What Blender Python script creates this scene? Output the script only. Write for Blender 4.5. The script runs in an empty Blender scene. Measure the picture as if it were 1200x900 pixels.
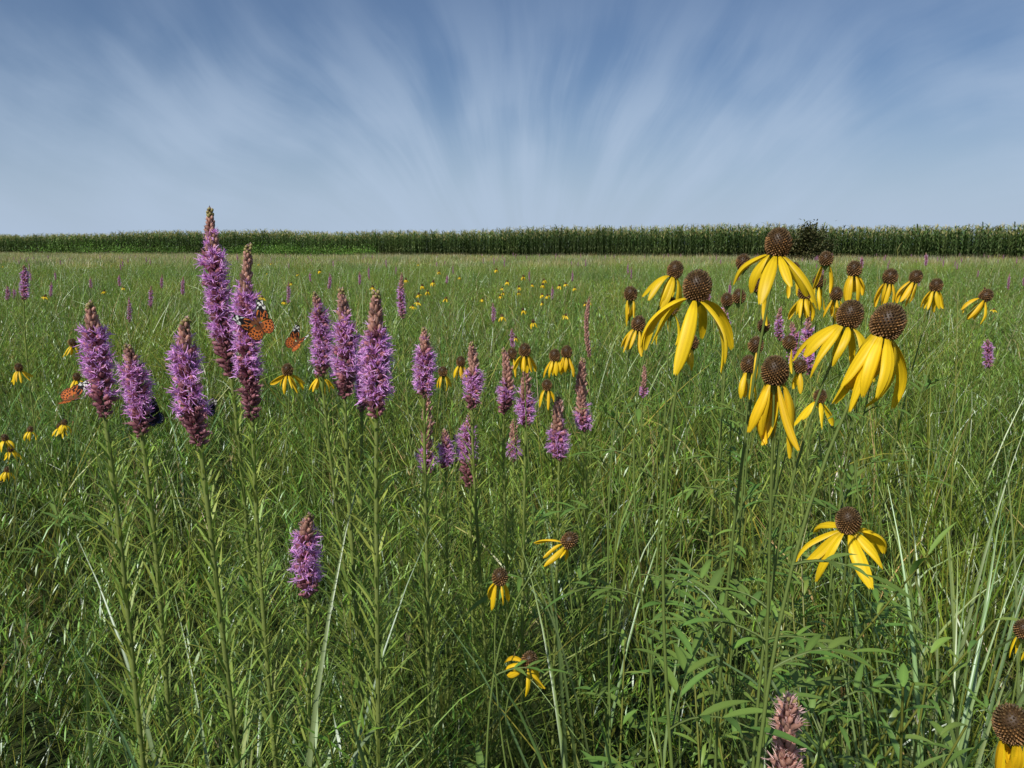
import bpy, math, numpy as np
from mathutils import Vector
rng=np.random.default_rng(11)
sc=bpy.context.scene
F=906.0; CAMH=1.25; TH=math.atan(161/906.0)
SUN_AZ=math.radians(214); SUN_EL=math.radians(43)   # azimuth clockwise from +Y (north)
def survey(u,v,d):
    fx,fy=(u-600)/F,-(v-450)/F
    ry=math.cos(TH)+fy*math.sin(TH); rz=-math.sin(TH)+fy*math.cos(TH); s=d/ry
    return np.array([fx*s,d,CAMH+rz*s])
U=lambda a,b,n=None: rng.uniform(a,b,n)
# ------------------------------------------------------------------ mesh builder
class MB:
    def __init__(s): s.v=[];s.c=[];s.f={3:[],4:[]};s.n=0
    def add(s,v,f,c):
        v=np.asarray(v,float).reshape(-1,3); f=np.asarray(f,int)
        c=np.broadcast_to(np.asarray(c,float),v.shape) if np.ndim(c)==1 else np.asarray(c,float).reshape(-1,3)
        s.f[f.shape[1]].append(f+s.n); s.v.append(v); s.c.append(c); s.n+=len(v)
    def pack(s):
        s.v=[np.concatenate(s.v)];s.c=[np.concatenate(s.c)]
        for k in (3,4):
            if s.f[k]: s.f[k]=[np.concatenate(s.f[k])]
    def merge(s,o,pos,rz,tx,ty,sc_,cm):
        v=o.v[0]*sc_; v=v+np.stack([v[:,2]*tx,v[:,2]*ty,0*v[:,2]],1)
        c_,s_=math.cos(rz),math.sin(rz); v=np.stack([v[:,0]*c_-v[:,1]*s_,v[:,0]*s_+v[:,1]*c_,v[:,2]],1)+pos
        for k in (3,4):
            if o.f[k]: s.f[k].append(o.f[k][0]+s.n)
        s.v.append(v); s.c.append(o.c[0]*cm); s.n+=len(v)
    def mesh(s,name,mat,smooth=True):
        me=bpy.data.meshes.new(name); v=np.concatenate(s.v); c=np.concatenate(s.c)
        q=np.concatenate(s.f[4]) if s.f[4] else np.zeros((0,4),int)
        t=np.concatenate(s.f[3]) if s.f[3] else np.zeros((0,3),int)
        me.vertices.add(len(v)); me.vertices.foreach_set('co',v.ravel())
        loops=np.concatenate([q.ravel(),t.ravel()]); me.loops.add(len(loops)); me.loops.foreach_set('vertex_index',loops)
        st=np.concatenate([np.arange(len(q))*4,len(q)*4+np.arange(len(t))*3])
        me.polygons.add(len(st)); me.polygons.foreach_set('loop_start',st)
        me.polygons.foreach_set('use_smooth',np.full(len(st),smooth))
        me.update(calc_edges=True)
        a=me.color_attributes.new('Col','FLOAT_COLOR','POINT')
        a.data.foreach_set('color',np.concatenate([c,np.ones((len(c),1))],1).ravel())
        me.materials.append(mat); return me
def nrm(a): return a/np.maximum(np.linalg.norm(a,axis=-1,keepdims=True),1e-9)
def ribbons(mb,C,W,S,col):
    N,K=C.shape[:2]; S=np.broadcast_to(S,C.shape); W=np.broadcast_to(W,(N,K))
    v=np.stack([C-S*W[...,None]/2,C+S*W[...,None]/2],2)
    a=(np.arange(N)[:,None]*2*K+2*np.arange(K-1)[None]).ravel()
    c=np.broadcast_to(np.broadcast_to(col,(N,K,3))[:,:,None,:],(N,K,2,3))
    mb.add(v,np.stack([a,a+1,a+3,a+2],1),c)
def folded(mb,C,W,S,Nn,col,fold=.35):
    N,K=C.shape[:2]; S=np.broadcast_to(S,C.shape); W=np.broadcast_to(W,(N,K))[...,None]
    up=Nn*W*fold/2
    v=np.stack([C-S*W/2+up,C,C+S*W/2+up],2)
    a=(np.arange(N)[:,None]*3*K+3*np.arange(K-1)[None]).ravel()
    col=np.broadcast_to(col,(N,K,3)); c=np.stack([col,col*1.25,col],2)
    mb.add(v,np.concatenate([np.stack([a,a+1,a+4,a+3],1),np.stack([a+1,a+2,a+5,a+4],1)]),c)
def arcs(B,az,e0,de,L,K,p=1.3,kink=0):
    N=len(B); t=np.linspace(0,1,K)
    tm=(t[1:]+t[:-1])/2
    el=e0[:,None]-de[:,None]*tm[None]**p
    azz=az[:,None]+(kink*rng.normal(size=(N,1)))*tm[None]
    d=np.stack([np.cos(el)*np.cos(azz),np.cos(el)*np.sin(azz),np.sin(el)],-1)
    C=np.concatenate([np.zeros((N,1,3)),np.cumsum(d*(L[:,None,None]/(K-1)),1)],1)+B[:,None,:]
    D=np.concatenate([d,d[:,-1:]],1)
    S=np.stack([-np.sin(az),np.cos(az),np.zeros(N)],-1)[:,None,:]
    S=np.broadcast_to(S,C.shape); Nn=nrm(np.cross(D,S)); Nn=np.where(Nn[...,2:]<0,-Nn,Nn)
    return C,S,Nn
def twist(S,Nn,tw): tw=tw[:,None,None]; return np.cos(tw)*S+np.sin(tw)*Nn
def prof(K,kind='blade'):
    t=np.linspace(0,1,K)
    if kind=='blade': return np.clip(1.05*(1-t**2.2),.06,1)*np.clip(.55+2*t,0,1)
    if kind=='leaf': return np.clip(np.sin(np.pi*np.clip(t*.93+.05,0,1)**.8),.05,1)
def vary(base,n,a=.25,hue=.12):
    b=np.asarray(base,float)[None]*(1+rng.uniform(-a,a,(n,1)))
    b=b*(1+rng.uniform(-hue,hue,(n,3))*np.array([[1.4,.5,.8]])); return np.clip(b,0,1)
def tube(mb,P,R,col,sides=6):
    P=np.asarray(P,float);K=len(P);R=np.broadcast_to(R,K)
    T=nrm(np.gradient(P,axis=0)); ref=np.array([.3,.9,.1]) if abs(T[:,2]).mean()>.5 else np.array([0,0,1.])
    X=nrm(np.cross(T,ref)); Y=np.cross(T,X); a=np.arange(sides)*2*np.pi/sides
    v=P[:,None]+R[:,None,None]*(np.cos(a)[None,:,None]*X[:,None]+np.sin(a)[None,:,None]*Y[:,None])
    f=[]
    for k in range(K-1):
        for j in range(sides):
            f.append([k*sides+j,k*sides+(j+1)%sides,(k+1)*sides+(j+1)%sides,(k+1)*sides+j])
    col=np.asarray(col,float)
    c=np.broadcast_to(col if col.ndim==1 else col[:,None,:],(K,sides,3))
    mb.add(v,f,c.reshape(-1,3))
def bez(p0,p1,p2,p3,n):
    t=np.linspace(0,1,n)[:,None]
    return (1-t)**3*p0+3*(1-t)**2*t*p1+3*(1-t)*t*t*p2+t**3*p3
def along(P,t):
    x=np.asarray(t)*(len(P)-1); i=np.clip(x.astype(int),0,len(P)-2); f=(x-i)[:,None]
    return P[i]*(1-f)+P[i+1]*f
def frames(D):
    ref=np.where(np.abs(D[:,2:])>.9,np.array([[1.,0,0]]),np.array([[0,0,1.]]))
    X=nrm(np.cross(ref,D)); Y=np.cross(D,X); return X,Y
def stamp(mb,tv,tf,pos,D,sc3,col):
    X,Y=frames(D); N=len(pos); sc3=np.broadcast_to(sc3,(N,3))
    v=pos[:,None]+tv[None,:,0:1]*sc3[:,None,0:1]*X[:,None]+tv[None,:,1:2]*sc3[:,None,1:2]*Y[:,None]+tv[None,:,2:3]*sc3[:,None,2:3]*D[:,None]
    f=(np.arange(N)[:,None,None]*len(tv)+np.asarray(tf)[None]).reshape(-1,np.shape(tf)[1])
    c=np.broadcast_to(np.broadcast_to(col,(N,3))[:,None],(N,len(tv),3))*np.linspace(.75,1.2,len(tv))[None,:,None]
    mb.add(v,f,c.reshape(-1,3))
def lathe(prof_,sides=6):
    a=np.arange(sides)*2*np.pi/sides; v=[];f=[]
    for r,z in prof_:
        for x in a: v.append([r*math.cos(x),r*math.sin(x),z])
    for k in range(len(prof_)-1):
        for j in range(sides): f.append([k*sides+j,k*sides+(j+1)%sides,(k+1)*sides+(j+1)%sides,(k+1)*sides+j])
    return np.array(v),np.array(f)
# ------------------------------------------------------------------ materials
def mat_new(name):
    m=bpy.data.materials.new(name); m.use_nodes=True; nt=m.node_tree; nt.nodes.clear(); return m,nt,nt.nodes,nt.links
def foliage(name,transl=.3,rough=.45,noise=.35,gloss=.05,yellow=(1.3,1.1,.7),inst=.25,tcol=(1.1,1.25,.6)):
    m,nt,N,L=mat_new(name)
    at=N.new('ShaderNodeAttribute'); at.attribute_name='Col'; col=at.outputs['Color']
    if noise>0:
        geo=N.new('ShaderNodeNewGeometry'); nz=N.new('ShaderNodeTexNoise'); nz.inputs['Scale'].default_value=.45; nz.inputs['Detail'].default_value=2
        L.new(geo.outputs['Position'],nz.inputs['Vector'])
        cr=N.new('ShaderNodeValToRGB'); e=cr.color_ramp.elements; e[0].position=.36; e[1].position=.64
        e[0].color=(1-.45*noise,1-.28*noise,1,1); e[1].color=(1+(yellow[0]-1)*noise*2,1+(yellow[1]-1)*noise*2,1+(yellow[2]-1)*noise,1)
        L.new(nz.outputs[0],cr.inputs[0])
        mx=N.new('ShaderNodeMix'); mx.data_type='RGBA'; mx.blend_type='MULTIPLY'; mx.inputs[0].default_value=1
        L.new(col,mx.inputs[6]); L.new(cr.outputs[0],mx.inputs[7]); col=mx.outputs[2]
    if inst>0:
        oi=N.new('ShaderNodeObjectInfo'); hs=N.new('ShaderNodeHueSaturation')
        m2=N.new('ShaderNodeMapRange'); m2.inputs[3].default_value=1-inst; m2.inputs[4].default_value=1+inst; L.new(oi.outputs['Random'],m2.inputs[0])
        L.new(m2.outputs[0],hs.inputs['Value']); L.new(col,hs.inputs['Color']); col=hs.outputs[0]
    df=N.new('ShaderNodeBsdfDiffuse'); L.new(col,df.inputs[0])
    gl=N.new('ShaderNodeBsdfGlossy'); gl.inputs['Roughness'].default_value=rough; gl.inputs['Color'].default_value=(.9,.95,1,1)
    mg=N.new('ShaderNodeMixShader'); mg.inputs[0].default_value=gloss; L.new(df.outputs[0],mg.inputs[1]); L.new(gl.outputs[0],mg.inputs[2])
    tr=N.new('ShaderNodeBsdfTranslucent'); mt=N.new('ShaderNodeMix'); mt.data_type='RGBA'; mt.blend_type='MULTIPLY'; mt.inputs[0].default_value=1
    L.new(col,mt.inputs[6]); mt.inputs[7].default_value=(*tcol,1); L.new(mt.outputs[2],tr.inputs[0])
    ms=N.new('ShaderNodeMixShader'); ms.inputs[0].default_value=transl; L.new(mg.outputs[0],ms.inputs[1]); L.new(tr.outputs[0],ms.inputs[2])
    o=N.new('ShaderNodeOutputMaterial'); L.new(ms.outputs[0],o.inputs[0]); return m
M_grass=foliage('grass_blades',inst=.05,noise=.45,transl=.24,gloss=.07,rough=.4)
M_flower=foliage('flower_tissue',transl=.3,rough=.5,noise=0,gloss=.03,inst=0,tcol=(1,1,1))
M_corn=foliage('corn_leaves',transl=.2,noise=.15,gloss=.04)
M_bfly=foliage('butterfly_scales',transl=.1,rough=.7,noise=0,gloss=.01,inst=0)
# ------------------------------------------------------------------ tuft parts
G1=(.118,.225,.026); G2=(.145,.235,.032); G3=(.080,.170,.034); YG=(.26,.30,.055); TAN=(.42,.34,.16)
def grass_part(mb,n,rad,h0,h1,w0,w1,K=7,col=G2,droop=1.0,B=None):
    if B is None:
        r=rad*np.sqrt(U(0,1,n)); a=U(0,6.28,n); B=np.stack([r*np.cos(a),r*np.sin(a),np.zeros(n)],1)
    az=U(0,6.28,n); e0=np.radians(U(68,89,n)); de=np.radians(U(10,85,n))*droop; L=U(h0,h1,n)
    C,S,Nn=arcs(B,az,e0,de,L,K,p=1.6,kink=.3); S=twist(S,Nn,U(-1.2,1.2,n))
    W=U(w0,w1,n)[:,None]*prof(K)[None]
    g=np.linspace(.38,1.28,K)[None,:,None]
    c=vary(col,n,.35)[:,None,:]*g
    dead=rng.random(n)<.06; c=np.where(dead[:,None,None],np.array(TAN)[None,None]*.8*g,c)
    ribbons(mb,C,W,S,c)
def leafy_part(mb,nst,rad,h0,h1,nl,ll0,ll1,w0,w1,col=G1,K=4,branch=True):
    r=rad*np.sqrt(U(0,1,nst)); a=U(0,6.28,nst); B=np.stack([r*np.cos(a),r*np.sin(a),np.zeros(nst)],1)
    C,S,Nn=arcs(B,U(0,6.28,nst),np.radians(U(70,89,nst)),np.radians(U(-8,28,nst)),U(h0,h1,nst),7)
    for i in range(nst):
        st=C[i]; tube(mb,st,np.linspace(.0020,.0009,7),np.array(YG)*.7,3)
        shoots=[(st,.12,nl)]
        if branch:
            for b in range(rng.integers(2,5)):
                t=U(.6,.93); bp=along(st,np.array([t])); az=U(0,6.28,1)
                Cb,_,_=arcs(bp,az,np.radians(U(45,70,1)),np.radians(U(-15,5,1)),U(.07,.18,1),5)
                tube(mb,Cb[0],np.linspace(.0012,.0006,5),np.array(YG)*.7,3); shoots.append((Cb[0],.1,nl//4))
        for (pp,t0,n) in shoots:
            n=max(n,4); t=np.linspace(t0,1,n); Bl=along(pp,t); az=np.arange(n)*2.4+U(0,6)+rng.normal(0,.3,n)
            L=U(ll0,ll1,n)*(1.15-.55*t); e0=np.radians(U(25,65,n)+15*t)
            Cl,Sl,Nl=arcs(Bl,az,e0,np.radians(U(0,50,n)),L,K); Sl=twist(Sl,Nl,U(-.5,.5,n))
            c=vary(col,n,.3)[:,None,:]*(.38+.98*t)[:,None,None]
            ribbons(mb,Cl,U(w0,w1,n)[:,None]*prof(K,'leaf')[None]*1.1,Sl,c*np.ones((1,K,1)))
def broad_part(mb,nst,rad,h0,h1,nl,col=G3,ll=(.06,.12),w=(.012,.02)):
    r=rad*np.sqrt(U(0,1,nst)); a=U(0,6.28,nst); B=np.stack([r*np.cos(a),r*np.sin(a),np.zeros(nst)],1)
    C,S,Nn=arcs(B,U(0,6.28,nst),np.radians(U(74,89,nst)),np.radians(U(-5,25,nst)),U(h0,h1,nst),7)
    for i in range(nst):
        tube(mb,C[i],np.linspace(.003,.0012,7),np.array(YG)*.7,4)
        t=np.linspace(.15,1,nl); Bl=along(C[i],t); az=np.arange(nl)*(math.pi/2+.3)+U(0,6); K=7
        Cl,Sl,Nl=arcs(Bl,az,np.radians(U(15,65,nl)),np.radians(U(20,80,nl)),U(*ll,nl)*(1.1-.5*t),K)
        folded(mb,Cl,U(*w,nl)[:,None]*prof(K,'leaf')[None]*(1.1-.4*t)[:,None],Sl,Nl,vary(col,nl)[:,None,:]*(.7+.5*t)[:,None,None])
def seed_part(mb,n,rad,h0,h1,col=(.30,.25,.12),m=26,lean=25):
    r=rad*np.sqrt(U(0,1,n)); a=U(0,6.28,n); B=np.stack([r*np.cos(a),r*np.sin(a),np.zeros(n)],1)
    C,S,Nn=arcs(B,U(0,6.28,n),np.radians(U(78,89,n)),np.radians(U(5,lean,n)),U(h0,h1,n),8)
    for i in range(n):
        tube(mb,C[i],np.linspace(.0013,.0006,8),np.array(YG)*.9,3)
        t=U(.8,1,m); Bl=along(C[i],t)
        Cl,Sl,Nl=arcs(Bl,U(0,6.28,m),np.radians(U(40,80,m)),np.radians(U(0,60,m)),U(.01,.035,m),3)
        ribbons(mb,Cl,np.array([[.0008,.0016,.0006]]),Sl,vary(col,m)[:,None,:])
def mkparts(bl):
    out=[]
    for b in bl: mb=MB(); b(mb); mb.pack(); out.append(mb)
    return out
def mksrc(cname,builders,mat):
    col=bpy.data.collections.new(cname)
    for i,b in enumerate(builders):
        mb=MB(); b(mb); o=bpy.data.objects.new('%s_%02d'%(cname,i),mb.mesh('%s_%02d'%(cname,i),mat)); col.objects.link(o)
    return col
def tilesrc(cname,parts,weights,T,dens,nt_,s0,s1,tilt,cv,mat):
    w=np.array(weights,float); w/=w.sum(); n=int(T*T*dens); bl=[]
    def mk(mb):
        g=int(math.ceil(math.sqrt(n))); cells=[(i,j) for i in range(g) for j in range(g)]; rng.shuffle(cells)
        ph=U(0,6.28,2)
        for (i,j) in cells[:n]:
            x=((i+U(-.3,1.3))/g-.5)*T; y=((j+U(-.3,1.3))/g-.5)*T
            lf=.5+.5*math.sin(x*2*math.pi/T+ph[0])*math.cos(y*2*math.pi/T+ph[1])
            cm=(1+U(-cv,cv))*(np.array([1,1,1])+U(-.14,.16)*np.array([1,.25,-.3]))
            mb.merge(parts[rng.choice(len(parts),p=w)],np.array([x,y,0]),U(0,6.28),rng.normal(0,tilt),rng.normal(0,tilt),U(s0,s1)*(.92+.14*lf),cm)
    return mksrc(cname,[mk]*nt_,mat)
near=[]
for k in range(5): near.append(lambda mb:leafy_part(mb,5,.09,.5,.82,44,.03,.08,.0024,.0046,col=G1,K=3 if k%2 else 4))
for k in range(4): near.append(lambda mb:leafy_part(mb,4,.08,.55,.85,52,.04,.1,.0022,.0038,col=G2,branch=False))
for k in range(4): near.append(lambda mb:grass_part(mb,38,.07,.4,.9,.0024,.006,col=G2))
for k in range(2): near.append(lambda mb:grass_part(mb,24,.06,.4,.88,.005,.010,col=G3))
near.append(lambda mb:broad_part(mb,3,.07,.45,.72,16))
near.append(lambda mb:(seed_part(mb,5,.08,.7,.95),grass_part(mb,26,.06,.3,.7,.002,.004,col=YG)))
near.append(lambda mb:grass_part(mb,9,.05,.8,1.12,.004,.008,col=np.array(YG)*.85,K=9,droop=1.2))
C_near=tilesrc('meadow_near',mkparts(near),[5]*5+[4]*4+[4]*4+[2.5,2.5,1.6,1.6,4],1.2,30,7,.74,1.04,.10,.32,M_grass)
mid=[]
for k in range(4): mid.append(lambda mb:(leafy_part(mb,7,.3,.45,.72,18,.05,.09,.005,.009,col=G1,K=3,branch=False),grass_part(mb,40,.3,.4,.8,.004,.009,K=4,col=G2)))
for k in range(2): mid.append(lambda mb:(grass_part(mb,70,.3,.4,.8,.004,.009,K=4,col=G2),seed_part(mb,4,.3,.6,.88,m=10)))
for k in range(1): mid.append(lambda mb:(grass_part(mb,60,.3,.4,.7,.004,.009,K=4,col=YG),seed_part(mb,7,.3,.6,.88,m=10)))
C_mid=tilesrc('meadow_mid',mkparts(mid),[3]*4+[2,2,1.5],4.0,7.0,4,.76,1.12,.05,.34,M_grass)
far=[]
for k in range(3): far.append(lambda mb:grass_part(mb,130,1.0,.35,.72,.018,.035,K=3,col=np.array(G2)*1.0,droop=1.1))
far.append(lambda mb:(grass_part(mb,100,1.0,.35,.7,.018,.034,K=3,col=np.array(YG)*.95),grass_part(mb,50,1.0,.6,.85,.008,.016,K=3,col=(.32,.28,.15),droop=.4)))
C_far=tilesrc('meadow_far',mkparts(far),[1,1,1,2.2],12.0,1.0,3,.8,1.05,.03,.34,M_grass)
def corn(mb):
    h=U(2.05,2.4); sx=rng.normal(0,.05,2); st=np.stack([np.linspace(0,sx[0],6),np.linspace(0,sx[1],6),np.linspace(0,h,6)],1)
    tube(mb,st,np.linspace(.016,.008,6),(.12,.16,.05),4)
    n=13; t=np.linspace(.12,.97,n); az=(np.arange(n)%2)*math.pi+U(0,6.28)+rng.normal(0,.25,n); K=6
    C,S,Nn=arcs(along(st,t),az,np.radians(U(50,78,n)),np.radians(U(70,130,n)),U(.6,.9,n)*(1-.3*np.abs(t-.5)),K)
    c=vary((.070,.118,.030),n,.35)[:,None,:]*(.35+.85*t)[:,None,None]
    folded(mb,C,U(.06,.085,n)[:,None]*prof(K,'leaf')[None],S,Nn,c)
    m=8; C,S,Nn=arcs(np.repeat(st[-1:],m,0),U(0,6.28,m),np.radians(U(55,88,m)),np.radians(U(5,60,m)),U(.2,.34,m),4)
    ribbons(mb,C,.016,S,vary((.36,.33,.14),m)[:,None,:])
    C,S,Nn=arcs(along(st,np.array([.45])),U(0,6.28,1),np.radians(U(60,75,1)),np.zeros(1),np.array([.22]),5)
    tube(mb,C[0],np.array([.012,.028,.03,.02,.006]),(.16,.22,.07),5)
CP=mkparts([corn]*6)
def cornrow(mb):
    x=-3.
    while x<3:
        s=U(.85,1.12); mb.merge(CP[rng.integers(0,6)],np.array([x+rng.normal(0,.04),rng.normal(0,.06),0]),U(0,6.28),rng.normal(0,.05),rng.normal(0,.05),s,1+U(-.25,.25)); x+=.19
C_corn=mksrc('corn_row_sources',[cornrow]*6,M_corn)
# ------------------------------------------------------------------ instancing
def scatter(name,pts,rot,scl,idx,coll):
    me=bpy.data.meshes.new(name); n=len(pts); me.vertices.add(n); me.vertices.foreach_set('co',np.asarray(pts,float).ravel())
    a=me.attributes.new('rot','FLOAT_VECTOR','POINT'); a.data.foreach_set('vector',np.asarray(rot,float).ravel())
    a=me.attributes.new('scl','FLOAT_VECTOR','POINT'); a.data.foreach_set('vector',np.asarray(scl,float).ravel())
    a=me.attributes.new('idx','INT','POINT'); a.data.foreach_set('value',np.asarray(idx,np.int32))
    o=bpy.data.objects.new(name,me); sc.collection.objects.link(o)
    ng=bpy.data.node_groups.new(name+'_scatter','GeometryNodeTree')
    ng.interface.new_socket('Geometry',in_out='INPUT',socket_type='NodeSocketGeometry'); ng.interface.new_socket('Geometry',in_out='OUTPUT',socket_type='NodeSocketGeometry')
    N=ng.nodes;L=ng.links; gi=N.new('NodeGroupInput');go=N.new('NodeGroupOutput')
    iop=N.new('GeometryNodeInstanceOnPoints'); ci=N.new('GeometryNodeCollectionInfo'); ci.inputs[0].default_value=coll
    ci.inputs['Separate Children'].default_value=True; ci.inputs['Reset Children'].default_value=True; iop.inputs['Pick Instance'].default_value=True
    def na(nm,t):
        x=N.new('GeometryNodeInputNamedAttribute'); x.data_type=t; x.inputs[0].default_value=nm; return [s for s in x.outputs if s.enabled and s.name=='Attribute'][0]
    e=N.new('FunctionNodeEulerToRotation'); L.new(na('rot','FLOAT_VECTOR'),e.inputs[0])
    L.new(gi.outputs[0],iop.inputs['Points']); L.new(ci.outputs[0],iop.inputs['Instance']); L.new(na('idx','INT'),iop.inputs['Instance Index'])
    L.new(e.outputs[0],iop.inputs['Rotation']); L.new(na('scl','FLOAT_VECTOR'),iop.inputs['Scale']); L.new(iop.outputs[0],go.inputs[0])
    md=o.modifiers.new('scatter','NODES'); md.node_group=ng; return o
cornline=lambda x: 70-.46*x
def tiles(name,y0,rows,T,ta,coll,nv,cond=None,zs=(.93,1.05)):
    P_=[]
    for r in range(rows):
        yc=y0+(r+.5)*T; half=ta*(yc+T/2)+.3; m=int(math.ceil(half/T)); off=U(-.3,.3)*T
        for i in range(-m-1,m+2):
            xc=i*T+off
            if abs(xc)-T/2>half: continue
            if cond and not cond(xc,yc,T): continue
            P_.append((xc,yc))
    P_=np.array(P_); n=len(P_); k=rng.integers(0,4,n)*math.pi/2
    scatter(name,np.concatenate([P_,np.zeros((n,1))],1),np.stack([0*k,0*k,k],1),np.stack([np.ones(n),np.ones(n),U(*zs,n)],1),rng.integers(0,nv,n),coll)
def wedge(y0,y1,dens,ta=.92,pad=.5):
    area=2*(ta*(y1**2-y0**2)/2+pad*(y1-y0)); n=int(area*dens)
    y=np.sqrt(U(y0**2,y1**2,n)); x=U(-1,1,n)*(ta*y+pad); return x,y
tiles('meadow_grass',.42,5,1.2,.9,C_near,7)
tiles('meadow_grass_middle_distance',6.42,6,4.0,.85,C_mid,4)
tiles('meadow_grass_far',30.42,7,12.0,.82,C_far,3,cond=lambda x,y,T: y-T/2<cornline(x-T/2)+1)
dirv=np.array([1,-.46]);dirv/=np.linalg.norm(dirv); nv=np.array([-dirv[1],dirv[0]]); P0=[]
for r in range(12):
    tt=np.arange(-96,88,6.)+(r%3)*2; P0.append(np.array([0,70.])+tt[:,None]*dirv+nv*(r*.76))
P0=np.concatenate(P0); n=len(P0); s=1.04+.05*np.sin(P0[:,0]*.13)+.03*np.sin(P0[:,0]*.41)
ang=math.atan2(dirv[1],dirv[0])
scatter('corn_field',np.concatenate([P0,np.zeros((n,1))],1),np.stack([0*s,0*s,ang+rng.integers(0,2,n)*math.pi],1),np.stack([0*s+1,0*s+1,s],1),rng.integers(0,6,n),C_corn)
# ------------------------------------------------------------------ blazing stars
BT,BF=lathe([(.35,0),(1,.3),(.95,.7),(.55,1)],5)
LIL=np.array((.72,.36,.74)); BUD=np.array((.32,.13,.15)); BRN=np.array((.46,.25,.19)); TIPC=np.array((.36,.30,.11))
def spike(mb,a,b,wd,b0=.12,b1=.72,detail=1.0,purple=1.0,stemleaves=True,ground=None,fluff=0.):
    """a top, b bottom of the flower spike; wd full width"""
    L=np.linalg.norm(a-b); ax=(a-b)/L
    if ground is None: ground=np.array([b[0]-ax[0]*.12+rng.normal(0,.02),b[1]+rng.normal(0,.03),0.])
    low=bez(ground,ground+np.array([rng.normal(0,.02),0,b[2]*.45]),b-ax*b[2]*.25,b,14); core=np.linspace(b,a,8)[1:]
    bow=rng.normal(0,.03*L,2); tt=np.linspace(0,1,8)[1:]; core=core+np.stack([bow[0]*np.sin(np.pi*tt),bow[1]*np.sin(np.pi*tt),0*tt],1)
    tube(mb,low,np.linspace(.0036,.0025,14),(.22,.27,.07),6); tube(mb,np.concatenate([b[None],core]),np.linspace(.003,.0012,8),(.14,.13,.06),5)
    full=np.concatenate([b[None],core])
    R=wd/2; n=int(L/.21*185*(R/.021)**-.5*detail**.5); k=(np.arange(n)+.5)/n
    pos0=along(full,k); az=np.arange(n)*2.39996+rng.normal(0,.15,n)
    X,Y=frames(ax[None]); rad=np.cos(az)[:,None]*X+np.sin(az)[:,None]*Y
    el=np.radians(np.where(k>b1,50,22)+k*16+rng.normal(0,10,n)); D=nrm(rad*np.cos(el)[:,None]+ax*np.sin(el)[:,None])
    env=np.clip(np.minimum(1,.62+k*3.0)*np.clip((1-k)/.32,0,1)**.45,.34,1)
    blo=((k>b0+rng.normal(0,.03,n))&(k<b1+rng.normal(0,.06,n)))&(rng.random(n)<purple*.96)
    hl=R*.55*env*U(.8,1.2,n)*(1+.35*fluff); hw=R*.145*np.clip(env,.65,1)
    hc=np.where((k>b1)[:,None],BRN,np.where((k<b0)[:,None],BUD,BUD*1.3))*U(.7,1.4,n)[:,None]
    hc=np.where((k>.95)[:,None],TIPC,hc)
    stamp(mb,BT,BF,pos0+rad*.002,D,np.stack([hw,hw,hl],1),hc)
    m=max(3,int(8*detail)); ii=np.repeat(np.arange(n)[~blo],m); q=len(ii)
    if q:
        dd=nrm(D[ii]+rng.normal(0,.45,(q,3))); st=pos0[ii]+D[ii]*hl[ii][:,None]*U(.5,1,q)[:,None]; l=R*(.36+.3*fluff)*env[ii]*U(.5,1.2,q)
        C=np.stack([st,st+dd*l[:,None]*.5,st+dd*l[:,None]],1); S=nrm(np.cross(dd,rng.normal(size=(q,3))))
        cc=np.where((k[ii]>b1)[:,None],np.array([[.60,.39,.37]])*(1+.25*fluff),np.array([[.44,.21,.26]]))*U(.6,1.3,q)[:,None]
        ribbons(mb,C,np.array([[.0012,.0010,.0003]])*(R/.021)**.3/detail**.4,S[:,None],np.clip(cc,0,.9)[:,None])
    m=int(22*detail); ii=np.repeat(np.arange(n)[blo],m); q=len(ii)
    if q:
        dd=nrm(D[ii]+rng.normal(0,.5,(q,3))); st=pos0[ii]+D[ii]*hl[ii][:,None]*U(.65,1,q)[:,None]; l=R*.52*env[ii]*U(.5,1.2,q)
        curl=rng.normal(0,.45,(q,3))
        p1=st+dd*l[:,None]*.4; d2=nrm(dd+curl*.6); p2=p1+d2*l[:,None]*.35; d3=nrm(d2+curl); p3=p2+d3*l[:,None]*.35
        C=np.stack([st,p1,p2,p3],1); S=nrm(np.cross(dd,rng.normal(size=(q,3))))
        cc=LIL[None]*U(.65,1.3,q)[:,None]*(1+rng.uniform(-.12,.12,(q,3)))
        c4=cc[:,None]*np.array([.7,.95,1.1,1.2])[None,:,None]
        ribbons(mb,C,np.array([[.0012,.0010,.0009,.0004]])/detail**.5,S[:,None],np.clip(c4,0,.9))
    if stemleaves:
        Ls=b[2]; n=int(Ls*230*min(1,detail+.2)); t=np.linspace(.15,.995,n); Bl=along(low,t); az=np.arange(n)*2.4+rng.normal(0,.2,n)
        l=(.12*(1-t)**.7+.018)*U(.75,1.25,n); C,S,Nn=arcs(Bl,az,np.radians(U(35,68,n)),np.radians(U(-5,50,n)),l,4)
        ribbons(mb,C,U(.0022,.0036,n)[:,None]*prof(4,'leaf')[None],S,vary((.24,.32,.06),n)[:,None]*(.7+.5*t)[:,None,None])
def blazing(top,bot,w,d=None,**kw):
    if d is None: d=.042*F/w
    mb=MB(); spike(mb,survey(*top,d),survey(*bot,d),w*d/F,**kw)
    o=bpy.data.objects.new('blazing_star',mb.mesh('blazing_star',M_flower)); sc.collection.objects.link(o); return o
blazing((246,246),(271,442),42,b0=.2,b1=.74,d=1.0)
blazing((291,289),(296,492),41,b0=.25,b1=.72,d=.93)
blazing((105,357),(123,488),46,b0=.15,b1=.74)
blazing((150,406),(166,510),42,b0=.15,b1=.76)
blazing((218,375),(235,522),50,b0=.26,b1=.74)
blazing((369,345),(377,440),33,b0=.1,b1=.76,d=1.25)
blazing((400,341),(404,466),43,b0=.16,b1=.66,d=.98)
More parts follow.
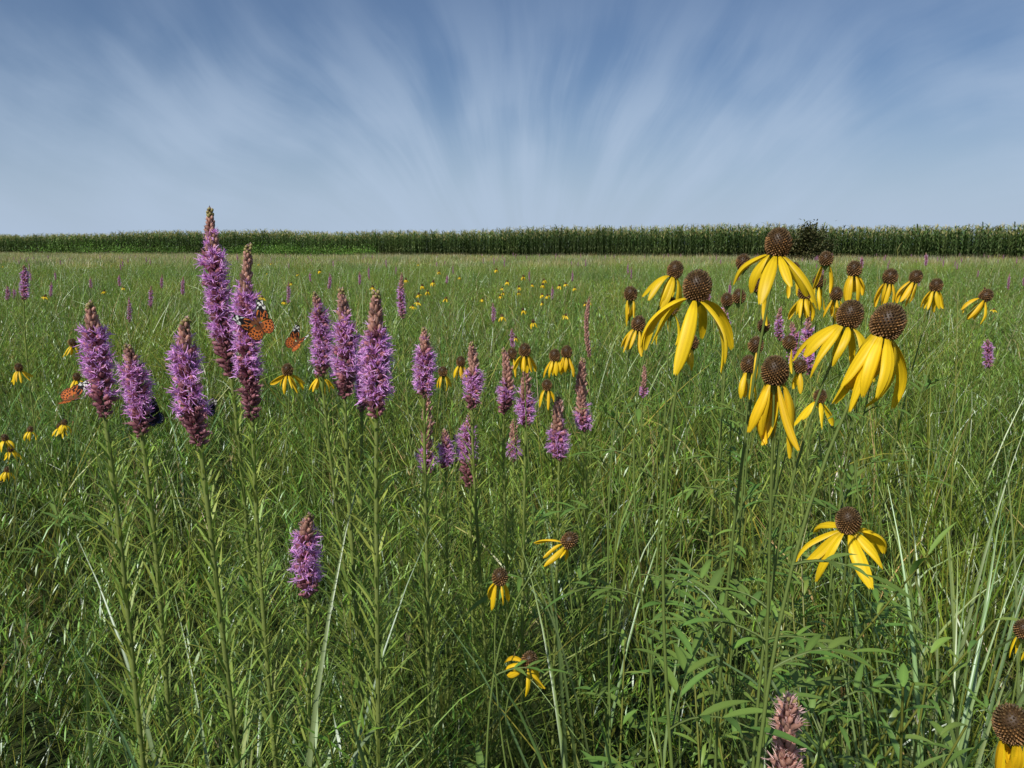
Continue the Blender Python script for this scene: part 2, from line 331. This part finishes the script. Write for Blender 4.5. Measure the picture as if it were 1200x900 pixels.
blazing((441,344),(441,490),48,b0=.12,b1=.68)
blazing((424,400),(424,482),28,b0=.2,b1=.8,d=1.2)
blazing((497,386),(497,465),33,b0=.05,b1=.66)
blazing((500,462),(500,556),30,b0=.05,b1=.25,d=1.3)
blazing((552,403),(553,480),29,b0=.15,b1=.52)
blazing((521,505),(522,550),26,b0=.05,b1=.6,d=1.5)
blazing((551,486),(551,572),31,b0=.35,b1=.8,d=1.35)
blazing((590,410),(590,485),29,b0=.2,b1=.38)
blazing((617,433),(616,500),30,b0=.05,b1=.42)
blazing((602,492),(602,541),22,b0=.05,b1=.35,d=1.7)
blazing((655,466),(655,539),34,b0=.05,b1=.46,d=1.3)
blazing((683,421),(685,506),31,b0=.05,b1=.22,d=1.35)
blazing((691,348),(691,420),14,b0=0,b1=.01,d=2.6,detail=.5,purple=0)
blazing((755,428),(753,466),14,b0=0,b1=.3,d=2.5,detail=.5)
blazing((363,604),(362,700),46,b0=.15,b1=.72,d=.90)
blazing((471,320),(472,374),13,b0=.1,b1=.65,d=2.8,detail=.5)
blazing((28,311),(28,352),13,b0=.05,b1=.8,d=2.9,detail=.5)
blazing((1157,398),(1159,431),15,b0=.05,b1=.85,d=2.6,detail=.5)
blazing((850,345),(850,400),15,b0=.1,b1=.5,d=2.1,detail=.5)
blazing((928,378),(930,425),20,b0=.05,b1=.7,d=1.8,detail=.6)
blazing((948,365),(950,440),20,b0=.1,b1=.7,d=1.7,detail=.6)
blazing((915,360),(914,400),14,b0=.1,b1=.6,d=2.2,detail=.5)
blazing((926,820),(922,925),58,b0=0,b1=.01,d=.54,purple=0,fluff=1,stemleaves=False)
for (u,v0,v1,w,d) in [(151,348,378,7,5),(177,335,361,7,6),(215,324,346,6,7.5),(338,330,356,6,6.5),(386,320,339,6,8),(577,355,378,7,5),(140,322,336,5,9),(421,318,334,5,9),(600,385,410,8,4),(106,325,338,5,10),(8,335,352,7,6),(1010,300,315,6,8),(16,338,350,5,7),(830,340,360,8,5),(1085,296,312,5,8),(524,322,333,4,11),(60,330,348,5,8),(190,322,338,5,9),(262,330,348,5,8)]:
    blazing((u,v0),(u+U(-1,1),v1),w,d=d,detail=.3,b0=.05,b1=.75,stemleaves=False)
# ------------------------------------------------------------------ coneflowers
YEL=np.array((.92,.63,.012)); CON=np.array((.15,.078,.028))
CT,CF=lathe([(1,0),(.75,.6),(.25,1)],4)
sphv,sphf=lathe([(math.sin(a)*.5+1e-4,-.5*math.cos(a)) for a in np.linspace(0,math.pi,9)],12)
def head(mb,pos,ax,D,npet,pl,e_start,e_end,lod=1,pw=None,azoff=0,miss=(),fade=0):
    ax=nrm(np.asarray(ax,float)); Hh=D*1.25; X,Y=frames(ax[None]); X=X[0];Y=Y[0]
    c=pos+ax*Hh*.5; v=c+sphv[:,0:1]*D*.94*X+sphv[:,1:2]*D*.94*Y+sphv[:,2:3]*Hh*.94*ax
    mb.add(v,sphf,CON*.5)
    n=int(230*lod); i=np.arange(n)+.5; z=1-2*i/n; z=z[z>-.75]; i=i[:len(z)]; a=i*2.39996; r=np.sqrt(1-z*z)
    dl=np.stack([r*np.cos(a)*D/2,r*np.sin(a)*D/2,z*Hh/2],1); p=c+dl[:,0:1]*X+dl[:,1:2]*Y+dl[:,2:3]*ax
    nn=nrm(dl/np.array([D,D,Hh])**2); dn=nrm(nn[:,0:1]*X+nn[:,1:2]*Y+(nn[:,2:3]+.15)*ax)
    cc=np.where((z<.35)[:,None],CON*1.7,CON*np.array([.85,1.0,1.15]))*U(.5,1.7,len(z))[:,None]
    stamp(mb,CT,CF,p-dn*D*.02,dn,np.array([D*.042,D*.042,D*.09])*(1/lod**.5)*U(.75,1.25,(len(z),1)),cc)
    K=12;M=7 if lod>.6 else 3; t=np.linspace(0,1,K); pw=pw or pl*.21
    wpp=np.interp(t,np.linspace(0,1,10),[.3,.55,.78,.92,1,1,.97,.9,.72,.36])
    for j in range(npet):
        if j in miss: continue
        az=azoff+j*2*np.pi/npet+rng.normal(0,.26); rd=math.cos(az)*X+math.sin(az)*Y; sd=-math.sin(az)*X+math.cos(az)*Y
        sd=nrm(sd*math.cos(tw:=rng.normal(0,.35))+ax*math.sin(tw))
        es=math.radians(e_start+rng.normal(0,14)); ee=math.radians(e_end+rng.normal(0,14)); L=pl*U(.75,1.18)
        tm=(t[1:]+t[:-1])/2; el=es+(ee-es)*tm**.7+U(-.25,.35)*np.sin(tm*5)*tm
        d=np.cos(el)[:,None]*rd+np.sin(el)[:,None]*ax+sd*(rng.normal(0,.16)*tm)[:,None]
        C=pos+ax*Hh*.12+rd*D*.34+np.concatenate([np.zeros((1,3)),np.cumsum(d*L/(K-1),0)]); Dd=np.concatenate([d,d[-1:]])
        Nn=nrm(np.cross(Dd,sd[None])); Nn=Nn*np.sign((Nn@rd).sum()+1e-6)
        wp=wpp*pw*U(.75,1.2); s=np.linspace(-1,1,M); swirl=rng.normal(0,.25)
        Sd=nrm(sd[None]+Nn*(swirl*t)[:,None]*3); roll=-.2-fade*.25*rng.random()
        v=C[:,None]+Sd[:,None]*(s[None,:]*wp[:,None]/2)[...,None]+Nn[:,None]*((roll*s[None]**2+.08*np.cos(s[None]*3*np.pi))*wp[:,None])[...,None]
        if M==7: v[-1]+=Dd[-1]*(np.array([0,.5,-.1,.6,-.1,.5,0])*pw*.3)[:,None]
        f=[[a*M+b,a*M+b+1,(a+1)*M+b+1,(a+1)*M+b] for a in range(K-1) for b in range(M-1)]
        col=YEL[None,None]*U(.85,1.06)*(.92+.1*np.cos(s*3*np.pi))[None,:,None]*np.ones((K,1,1))*np.array([1,1-.12*fade*rng.random(),1])
        col=col*np.where(t<.12,.8,1)[:,None,None]
        mb.add(v,f,col.reshape(-1,3))
    tube(mb,np.array([pos-ax*.006*D/.02,pos-ax*.001,pos+ax*D*.14]),np.array([.0012,D*.2,D*.36]),(.14,.19,.05),8)
def pinnate(mb,B,az,L,el=.5,col=(.13,.22,.045)):
    rach,S,Nn=arcs(B[None],np.array([az]),np.array([el]),np.array([.9]),np.array([L]),7); r=rach[0]
    tube(mb,r,np.linspace(.0015,.0006,7),(.16,.22,.06),3)
    ts=np.array([.45,.45,.72,.72,1.0]); da=np.array([.8,-.8,.65,-.65,0]); q=5
    Bl=along(r,ts); K=7
    C,S,Nn=arcs(Bl,az+da+rng.normal(0,.1,q),el-.55*ts+rng.normal(0,.1,q),np.full(q,.5),L*np.array([.5,.5,.5,.5,.65])*U(.85,1.1,q),K)
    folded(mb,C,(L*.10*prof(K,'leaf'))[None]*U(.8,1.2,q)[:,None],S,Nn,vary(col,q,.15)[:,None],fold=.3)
def coneflower(u,v,cw,d,npet=8,pl=.045,es=-15,ee=-75,tilt=(0,0),gx=None,lod=1.,leaves=5,D=None,lean=None,**kw):
    pos=survey(u,v,d); D=D or cw*d/F; ax=np.array([tilt[0],tilt[1],1.]); pos=pos-nrm(ax)*D*.6
    mb=MB(); head(mb,pos,ax,D,npet,pl,es,ee,lod,azoff=U(0,1),**kw)
    g=np.array([pos[0] if gx is None else gx,pos[1]+rng.normal(0,.06),0.]) 
    if gx is None: g[0]+=rng.normal(0,.10)
    else: g[0]+=rng.normal(0,.03)
    st=bez(g,g+np.array([(pos[0]-g[0])*.15+rng.normal(0,.05),rng.normal(0,.04),pos[2]*.45]),pos-nrm(ax*np.array([1.6,1.6,1]))*pos[2]*.22,pos-nrm(ax)*.004,22)
    tube(mb,st,np.linspace(.0024,.0010,22)*min(1,max(.6,D/.02)),np.linspace(0,1,22)[:,None]*np.array([[.05,.04,.01]])+np.array([[.14,.21,.05]]),6)
    for k in range(leaves):
        t=U(.3,.82); pinnate(mb,along(st,np.array([t]))[0],U(0,6.28),U(.09,.16)*(1.2-t),el=U(.3,1.0))
    o=bpy.data.objects.new('yellow_coneflower',mb.mesh('yellow_coneflower',M_flower)); sc.collection.objects.link(o); return o
big=dict(lod=1.6)
coneflower(912,286,28,.62,npet=8,pl=.042,es=-22,ee=-58,tilt=(.05,-.12),gx=.24,pw=.0095,**big)
coneflower(817,337,31,.56,npet=8,pl=.053,es=-8,ee=-80,tilt=(.12,-.1),gx=.21,pw=.0100,**big)
coneflower(996,370,28,.60,npet=9,pl=.043,es=-28,ee=-75,tilt=(.2,-.1),gx=.27,pw=.010,**big)
coneflower(1040,379,36,.49,npet=12,pl=.046,es=-48,ee=-95,tilt=(.25,-.1),gx=.24,pw=.0098,**big)
coneflower(908,436,30,.58,npet=11,pl=.05,es=-60,ee=-102,tilt=(-.05,-.1),gx=.25,fade=1,pw=.0075,**big)
coneflower(994,611,28,.60,npet=9,pl=.041,es=-18,ee=-66,tilt=(-.12,-.22),gx=.24,pw=.0105,**big)
coneflower(878,428,18,.95,npet=5,pl=.042,es=-60,ee=-95,gx=.3,fade=1,pw=.0075)
coneflower(961,465,14,1.05,npet=7,pl=.040,es=-15,ee=-78,tilt=(.1,-.1),miss=(0,))
coneflower(791,317,17,.95,npet=8,pl=.045,es=-35,ee=-92,tilt=(.3,-.1))
coneflower(785,360,18,.95,npet=3,pl=.035,es=-60,ee=-95,pw=.006)
for (u,v,cw,npet,es,ee,tx) in [(739,345,14,4,-65,-95,0),(748,380,15,7,-50,-92,.2),(811,402,14,2,-60,-95,0),(871,308,15,0,-70,-100,0),(891,335,16,1,-60,-95,0),(866,348,14,0,0,0,0),
    (943,343,14,9,-38,-92,0),(968,304,14,2,-60,-95,0),(960,330,13,3,-60,-95,0),(1001,316,15,6,-50,-94,0),(1043,325,15,6,-62,-98,.1),(1073,325,13,6,-62,-96,.3),(1097,335,13,7,-38,-86,.1),
    (1155,347,13,6,-50,-90,.7),(930,316,13,2,-60,-95,0),(980,345,13,5,-62,-94,0),(886,405,16,1,-60,-95,0),(938,430,14,2,-60,-95,0),(852,352,13,0,-50,-90,0),(895,382,13,0,-50,-90,0),(925,402,14,1,-60,-90,0)]:
    coneflower(u,v,cw,.0178*F/cw*U(.9,1.0),npet=npet,pl=.034,es=es,ee=ee,tilt=(tx,-.08),fade=1,leaves=3,lod=.7,pw=.0072)
for (u,v,cw,npet,es,ee,tx) in [(615,411,13,7,-45,-92,0),(650,417,12,7,-45,-92,0),(664,413,12,7,-52,-94,0),(641,452,11,6,-48,-90,0),(337,434,12,9,-20,-66,0),(375,438,11,8,-30,-74,0),(519,436,10,5,-55,-90,0),
    (540,424,10,5,-50,-90,0),(586,677,18,4,-50,-88,.1),(667,634,18,5,-30,-70,.9),(620,774,18,7,-10,-60,.5),(22,431,8,7,-30,-75,0),(85,402,8,6,-30,-70,0),(90,442,8,6,-25,-75,0),(600,415,11,4,-50,-88,0)]:
    coneflower(u,v,cw,.0175*F/cw,npet=npet,pl=.032,es=es,ee=ee,tilt=(tx,-.08),fade=1,leaves=2,lod=.7,pw=.0072)
coneflower(1186,850,42,.45,npet=8,pl=.040,es=-68,ee=-104,tilt=(-.2,-.1),fade=1,pw=.0075,**big)
coneflower(1199,738,20,.8,npet=3,pl=.03,es=-50,ee=-90,pw=.006)
def farcone(mb):
    h=U(.85,1.0); head(mb,np.array([0,0,h]),(U(-.2,.2),U(-.2,.2),1),.018,8,.036,-25,-78,lod=.25,pw=.011)
    tube(mb,np.array([[0,0,0],[.01,0,h*.5],[0,0,h]]),.0016,(.13,.19,.05),4)
C_fc=mksrc('coneflower_sources',[farcone]*4,M_flower)
pp=[]
for (u,v,d,k,sp) in [(312,321,7,5,.15),(505,339,7,8,.28),(590,330,8,12,.3),(635,336,8,6,.22),(57,494,2.6,6,.08),(345,325,9,2,.3),(520,326,10,4,.8),(80,330,10,4,1.2),(120,322,14,5,2),(740,345,7,3,.5),(1130,330,8,3,.6),(666,366,5,1,.2),(590,352,6,4,.25),(210,330,12,4,2)]:
    c=survey(u,v,d)
    for j in range(k): pp.append([c[0]+rng.normal(0,sp),c[1]+rng.normal(0,sp*2),min(0,(c[2]-.93)+rng.normal(0,.04))])
x,y=wedge(10,38,.018)
for a,b in zip(x,y): pp.append([a,b,U(-.25,-.05)])
pp=np.array(pp); n=len(pp)
scatter('distant_coneflowers',pp,np.stack([0*pp[:,0],0*pp[:,0],U(0,6.28,n)],1),np.ones((n,3))*U(.85,1.05,n)[:,None],rng.integers(0,4,n),C_fc)
def farbs(mb): spike(mb,np.array([0,0,U(.95,1.1)]),np.array([0,0,.8]),.05,b0=.1,b1=.75,detail=.3,stemleaves=False,ground=np.zeros(3))
C_fb=mksrc('blazing_star_sources',[farbs]*3,M_flower)
x,y=wedge(8,50,.08); n=len(x)
scatter('distant_blazing_stars',np.stack([x,y,U(-.3,-.1,n)],1),np.stack([0*x,0*x,U(0,6.28,n)],1),np.ones((n,3)),rng.integers(0,3,n),C_fb)
# ------------------------------------------------------------------ tall grass stalks
def tallgrass(u,v,d,n=3):
    c=survey(u,v,d); mb=MB(); seed_part(mb,n,.04,c[2]*.93,c[2]*1.02,col=(.2,.22,.1),lean=12); grass_part(mb,22,.05,.5,.95,.003,.006,col=G2)
    o=bpy.data.objects.new('tall_prairie_grass',mb.mesh('tall_prairie_grass',M_grass)); o.location=(c[0],c[1],0); sc.collection.objects.link(o)
for a in [(1194,215,1.3,2),(1092,258,2.2,2),(462,283,2.0,2),(1150,290,1.8,3),(1030,300,2.5,3),(1175,300,1.5,3),(720,300,2.8,2),(560,345,2,2),(50,300,3,3)]: tallgrass(*a)
mb=MB()
for (u,v,d) in [(1110,640,.95),(1150,600,1.05),(1180,660,.9),(1080,720,.85),(1120,560,1.4),(250,760,.75),(1010,760,.8),(1190,560,1.2),(1060,600,1.3),(1160,700,.85),(730,690,.85),(60,720,.8),(480,740,.8),(700,620,1.1),(15,640,.95),(270,735,.7),(1195,600,.9),(1130,780,.75)]:
    c=survey(u,v,d); n=8; B=np.array([[c[0],c[1],0]])+np.concatenate([rng.normal(0,.03,(n,2)),np.zeros((n,1))],1)
    C,S,Nn=arcs(B,U(0,6.28,n),np.radians(U(80,89,n)),np.radians(U(15,75,n)),U(.85,1.12,n)*c[2]*1.05,12,p=2.2); S=twist(S,Nn,U(-.8,.8,n))
    folded(mb,C,U(.006,.011,n)[:,None]*prof(12)[None],S,Nn,vary((.15,.23,.08),n)[:,None]*np.linspace(.6,1.15,12)[None,:,None])
o=bpy.data.objects.new('broad_grass_blades',mb.mesh('broad_grass_blades',M_grass)); sc.collection.objects.link(o)
def forb(u,v,d,n=3):
    c=survey(u,v,d); mb=MB(); broad_part(mb,n,.06,c[2]*.9,c[2]*1.05,24,col=(.13,.22,.045),ll=(.05,.09),w=(.008,.014))
    o=bpy.data.objects.new('leafy_wildflower_plant',mb.mesh('leafy_wildflower_plant',M_grass)); o.location=(c[0],c[1],0); sc.collection.objects.link(o)
for a in [(840,600,1.0),(900,650,.9),(860,720,.8),(780,740,.95),(960,690,.85),(1050,690,.8),(900,560,1.2)]: forb(*a)
# ------------------------------------------------------------------ shrub and weeds by the corn
def clump(name,c,rx,rz,n,ls,col,spread=.16):
    mb=MB()
    for k in range(7):
        a=U(0,6.28); e=np.array([c[0]+math.cos(a)*rx*.6,c[1]+math.sin(a)*rx*.6,rz*U(.9,1.35)]); b=np.array([c[0],c[1],0.])
        tube(mb,bez(b,b+np.array([0,0,rz*.4]),(b+e)/2+np.array([0,0,rz*.3]),e,6),np.linspace(.04,.01,6),(.06,.05,.035),4)
    cl=40; cc=rng.normal(size=(cl,3)); cc=nrm(cc)*U(.35,1,cl)[:,None]; cc[:,2]=np.abs(cc[:,2])*1.6; cc=cc*np.array([rx,rx,rz])+np.array([c[0],c[1],.1])
    ci=rng.integers(0,cl,n); B=cc[ci]+rng.normal(0,rx*spread,(n,3)); B[:,2]=np.maximum(B[:,2],.05)
    C,S,Nn=arcs(B,U(0,6.28,n),np.radians(U(-20,60,n)),np.radians(U(0,60,n)),U(.6,1.2,n)*ls,4)
    ribbons(mb,C,ls*.34*prof(4,'leaf')[None]*np.ones((n,1)),S,vary(col,n,.3)[:,None]*(.5+.5*U(.6,1.4,cl)[ci])[:,None,None])
    o=bpy.data.objects.new(name,mb.mesh(name,M_corn)); sc.collection.objects.link(o)
c=survey(948,300,48); clump('roadside_shrub',c,1.25,1.45,9000,.24,(.12,.125,.05),spread=.2)
for (u,d,rx,rz) in [(330,76,2.6,.75),(350,77,2.2,.7),(300,78,2.6,.7),(385,74,2.2,.6),(110,90,4,.75),(60,94,4,.7),(150,87,3.4,.6),(420,73,2,.55),(270,79,2.2,.55),(200,84,3,.55)]:
    c=survey(u,300,d); clump('weed_thicket',c,rx,rz,2600,.22,(.11,.21,.035))
# ------------------------------------------------------------------ butterflies
def butterfly(name,pos,fwd,dors,span,dihed=.35,dark=False):
    fwd=nrm(np.array(fwd,float)); dors=np.array(dors,float); dors=nrm(dors-fwd*(dors@fwd)); lat=np.cross(fwd,dors)
    s=span/2; mb=MB()
    def W(p): return pos+p[...,0:1]*lat+p[...,1:2]*fwd+p[...,2:3]*dors
    ORG=np.array((.52,.14,.03)); BLK=np.array((.012,.01,.01)); WHT=np.array((.8,.78,.72)); BR=np.array((.16,.06,.025))
    if dark: ORG=np.array((.02,.02,.03)); BR=ORG
    for side in (1,-1):
        for kind in ('fore','hind'):
            if kind=='fore': ang=np.radians(np.linspace(-8,62,40)); key=np.radians([-8,5,18,30,42,52,62]); rr=[.62,.70,.76,.92,1.10,1.0,.3]; y0=.12
            else: ang=np.radians(np.linspace(-88,8,44)); key=np.radians([-88,-75,-60,-42,-25,-8,8]); rr=[.35,.58,.70,.72,.70,.66,.5]; y0=.0
            r=np.interp(ang,key,rr)*s*(1+.025*np.sin(ang*30)); K=26; k=np.linspace(.02,1,K)
            R=r[:,None]*k[None]; A=ang[:,None]*np.ones((1,K)); dih=dihed if kind=='fore' else dihed*.8
            xx=R*np.cos(A); yy=R*np.sin(A)+y0*s; p=np.stack([side*xx*math.cos(dih),yy,xx*math.sin(dih)+.004*s+(-.02*s if kind=='hind' else 0)],-1)
            kk=k[None]*np.ones((len(ang),1)); an=(A-A.min())/(A.max()-A.min())
            c=np.where((kk<.34)[...,None],BR,ORG)*np.ones(p.shape)*(1+.15*np.sin(an*40+kk*17))[...,None]
            def spot(a0,k0,ra,rk,col):
                nonlocal c; mk=((an-a0)/ra)**2+((kk-k0)/rk)**2<1; c=np.where(mk[...,None],col,c)
            vn=np.abs(np.sin(an*math.pi*6))<.16; c=np.where((vn&(kk>.2))[...,None],c*.25,c)
            if kind=='fore':
                c=np.where(((kk>.56)&(an>.42))[...,None],BLK,c); c=np.where((kk>.90)[...,None],BLK,c); c=np.where((an>.92)[...,None],BLK,c)
                for a0,k0 in [(.15,.6),(.4,.52),(.68,.45),(.75,.3),(.25,.8),(.5,.66),(.1,.75),(.55,.36)]: spot(a0,k0,.11,.085,BLK)
                for a0,k0 in [(.85,.68),(.72,.78),(.55,.82),(.66,.92),(.48,.92),(.8,.86)]: spot(a0,k0,.06,.042,WHT if not dark else WHT*.5)
            else:
                c=np.where((kk>.93)[...,None],BLK,c)
                for a0 in (.18,.33,.48,.63,.78): spot(a0,.72,.055,.06,BLK if not dark else np.array((.04,.06,.15)))
                for a0 in (.12,.27,.42,.57,.72,.87): spot(a0,.87,.055,.035,BLK if not dark else WHT*.3)
                for a0 in (.2,.45,.7): spot(a0,.5,.10,.06,BLK)
            n1=len(ang); f=[[i*K+j,i*K+j+1,(i+1)*K+j+1,(i+1)*K+j] for i in range(n1-1) for j in range(K-1)]
            mb.add(W(p.reshape(-1,3)),f,np.clip(c,0,1).reshape(-1,3))
    t=np.linspace(-.55,.42,12); rad=s*np.interp(t,[-.55,-.3,-.08,.05,.2,.27,.33,.42],[.015,.055,.04,.085,.08,.035,.06,.015])
    tube(mb,W(np.stack([0*t,t*s,0*t],1)),rad,BR*.8 if not dark else BLK*2,8)
    for sd in (1,-1):
        q=np.linspace(0,1,6); tube(mb,W(np.stack([sd*q*.25*s,(.38+q*.42)*s,q*.12*s],1)),np.array([.008,.006,.006,.006,.012,.016])*s,BLK*2,4)
        for y in (.02,.1,.18): tube(mb,W(np.array([[0,y*s,-.05*s],[sd*.12*s,(y+.03)*s,-.14*s],[sd*.16*s,(y+.02)*s,-.3*s]])),.008*s,BLK*2,3)
    o=bpy.data.objects.new(name,mb.mesh(name,M_bfly)); sc.collection.objects.link(o)
butterfly('painted_lady_butterfly',survey(303,381,.895),(-.45,.0,.7),(.10,-.9,.35),.052,.4)
butterfly('painted_lady_butterfly',survey(348,402,1.15),(.45,.2,.5),(-.25,-.9,.3),.048,.75)
butterfly('painted_lady_butterfly',survey(85,468,.93),(.9,.1,.15),(-.05,-.6,.8),.048,.7)
butterfly('black_butterfly',survey(178,490,.92),(-.5,.2,.6),(.5,-.6,.5),.042,.8,True)
butterfly('black_butterfly',survey(243,480,.84),(.0,.2,.9),(.8,-.6,.1),.026,.9,True)
# ------------------------------------------------------------------ ground
me=bpy.data.meshes.new('ground'); R=3000
me.from_pydata([(-R,-R,0),(R,-R,0),(R,R,0),(-R,R,0)],[],[(0,1,2,3)]); g=bpy.data.objects.new('ground',me); sc.collection.objects.link(g)
m,nt,N,L=mat_new('soil_and_litter'); geo=N.new('ShaderNodeNewGeometry'); nz=N.new('ShaderNodeTexNoise'); nz.inputs['Scale'].default_value=6; nz.inputs['Detail'].default_value=6
L.new(geo.outputs['Position'],nz.inputs['Vector']); cr=N.new('ShaderNodeValToRGB'); cr.color_ramp.elements[0].position=.35; cr.color_ramp.elements[1].position=.65
cr.color_ramp.elements[0].color=(.018,.026,.009,1); cr.color_ramp.elements[1].color=(.05,.06,.022,1); L.new(nz.outputs[0],cr.inputs[0])
bs=N.new('ShaderNodeBsdfDiffuse'); L.new(cr.outputs[0],bs.inputs[0])
o=N.new('ShaderNodeOutputMaterial'); L.new(bs.outputs[0],o.inputs[0]); me.materials.append(m)
# ------------------------------------------------------------------ sky
wd=bpy.data.worlds.new('sky'); sc.world=wd; wd.use_nodes=True; nt=wd.node_tree; N=nt.nodes; L=nt.links; N.clear()
sky=N.new('ShaderNodeTexSky'); sky.sky_type='NISHITA'; sky.sun_disc=False; sky.sun_elevation=SUN_EL; sky.sun_rotation=SUN_AZ; sky.dust_density=1.0; sky.ozone_density=2
tc=N.new('ShaderNodeTexCoord'); sp=N.new('ShaderNodeSeparateXYZ'); L.new(tc.outputs['Generated'],sp.inputs[0])
def mth(op,a,b=None,c=None,clamp=False):
    x=N.new('ShaderNodeMath'); x.operation=op; x.use_clamp=clamp
    for i,q in enumerate((a,b,c)):
        if q is None: continue
        if isinstance(q,(int,float)): x.inputs[i].default_value=q
        else: L.new(q,x.inputs[i])
    return x.outputs[0]
def vec(a,b,c):
    x=N.new('ShaderNodeCombineXYZ')
    for i,q in enumerate((a,b,c)):
        if isinstance(q,(int,float)): x.inputs[i].default_value=q
        else: L.new(q,x.inputs[i])
    return x.outputs[0]
def noise(v,scale,detail=4,rough=.5,dist=0):
    x=N.new('ShaderNodeTexNoise'); L.new(v,x.inputs['Vector']); x.inputs['Scale'].default_value=scale; x.inputs['Detail'].default_value=detail; x.inputs['Roughness'].default_value=rough; x.inputs['Distortion'].default_value=dist; return x.outputs[0]
def rng_(v,a,b,c=0,d=1):
    x=N.new('ShaderNodeMapRange'); x.interpolation_type='SMOOTHSTEP'; L.new(v,x.inputs[0]); x.inputs[1].default_value=a;x.inputs[2].default_value=b;x.inputs[3].default_value=c;x.inputs[4].default_value=d; return x.outputs[0]
X=mth('ADD',sp.outputs[0],-.03); Z=mth('ADD',sp.outputs[2],.13)
w1=noise(tc.outputs['Generated'],2.6,2,.5)
phi=mth('ARCTAN2',mth('MULTIPLY',X,1.1),Z); phi=mth('ADD',phi,mth('MULTIPLY',mth('SUBTRACT',w1,.5),.28))
rad=mth('SQRT',mth('ADD',mth('MULTIPLY',X,X),mth('MULTIPLY',Z,Z)))
big_=noise(vec(mth('MULTIPLY',phi,1.7),mth('MULTIPLY',rad,3.6),9.4),1.9,2,.5)
med=noise(vec(mth('MULTIPLY',phi,5.4),mth('MULTIPLY',rad,2.6),2.7),1.5,4,.5,.15)
fin=noise(vec(mth('MULTIPLY',phi,18),mth('MULTIPLY',rad,7),1.2),1.3,5,.6,.4)
mot=noise(tc.outputs['Generated'],11,5,.6)
mixn=mth('ADD',mth('ADD',mth('MULTIPLY',big_,.42),mth('MULTIPLY',med,.36)),mth('ADD',mth('MULTIPLY',fin,.12),mth('MULTIPLY',mot,.12)))
cl=rng_(mixn,.38,.64); el=rng_(sp.outputs[2],.10,.31,1.0,.2)
fac=mth('MULTIPLY',mth('MULTIPLY',cl,el),.64); low=rng_(sp.outputs[2],-.02,.22,.90,.08)
fac=mth('SUBTRACT',1.0,mth('MULTIPLY',mth('SUBTRACT',1.0,fac),mth('SUBTRACT',1.0,low)))
fac=mth('MINIMUM',fac,.92)
tint=N.new('ShaderNodeMix'); tint.data_type='RGBA'; tint.blend_type='MULTIPLY'; tint.inputs[0].default_value=1; L.new(sky.outputs[0],tint.inputs[6]); tint.inputs[7].default_value=(.50,.60,.74,1)
mx=N.new('ShaderNodeMix'); mx.data_type='RGBA'; L.new(fac,mx.inputs[0]); L.new(tint.outputs[2],mx.inputs[6]); mx.inputs[7].default_value=(4.5,5.6,7.2,1)
bg=N.new('ShaderNodeBackground'); bg.inputs[1].default_value=.1; L.new(mx.outputs[2],bg.inputs[0]); wo=N.new('ShaderNodeOutputWorld'); L.new(bg.outputs[0],wo.inputs[0])
# sun
ld=bpy.data.lights.new('sun','SUN'); ld.energy=5.0; ld.angle=math.radians(.5); ld.color=(1,.96,.88); so=bpy.data.objects.new('sun',ld); sc.collection.objects.link(so)
sd=Vector((math.sin(SUN_AZ)*math.cos(SUN_EL),math.cos(SUN_AZ)*math.cos(SUN_EL),math.sin(SUN_EL))); so.rotation_euler=sd.to_track_quat('Z','Y').to_euler(); so.location=(-5,-5,8)
# camera
cd=bpy.data.cameras.new('camera'); cd.sensor_width=36; cd.lens=36*F/1200; cd.clip_start=.02; cd.clip_end=6000
co=bpy.data.objects.new('camera',cd); co.location=(0,0,CAMH); co.rotation_euler=(math.pi/2-TH,0,0); sc.collection.objects.link(co); sc.camera=co
sc.view_settings.view_transform='Standard'; sc.view_settings.look='None'; sc.view_settings.exposure=0
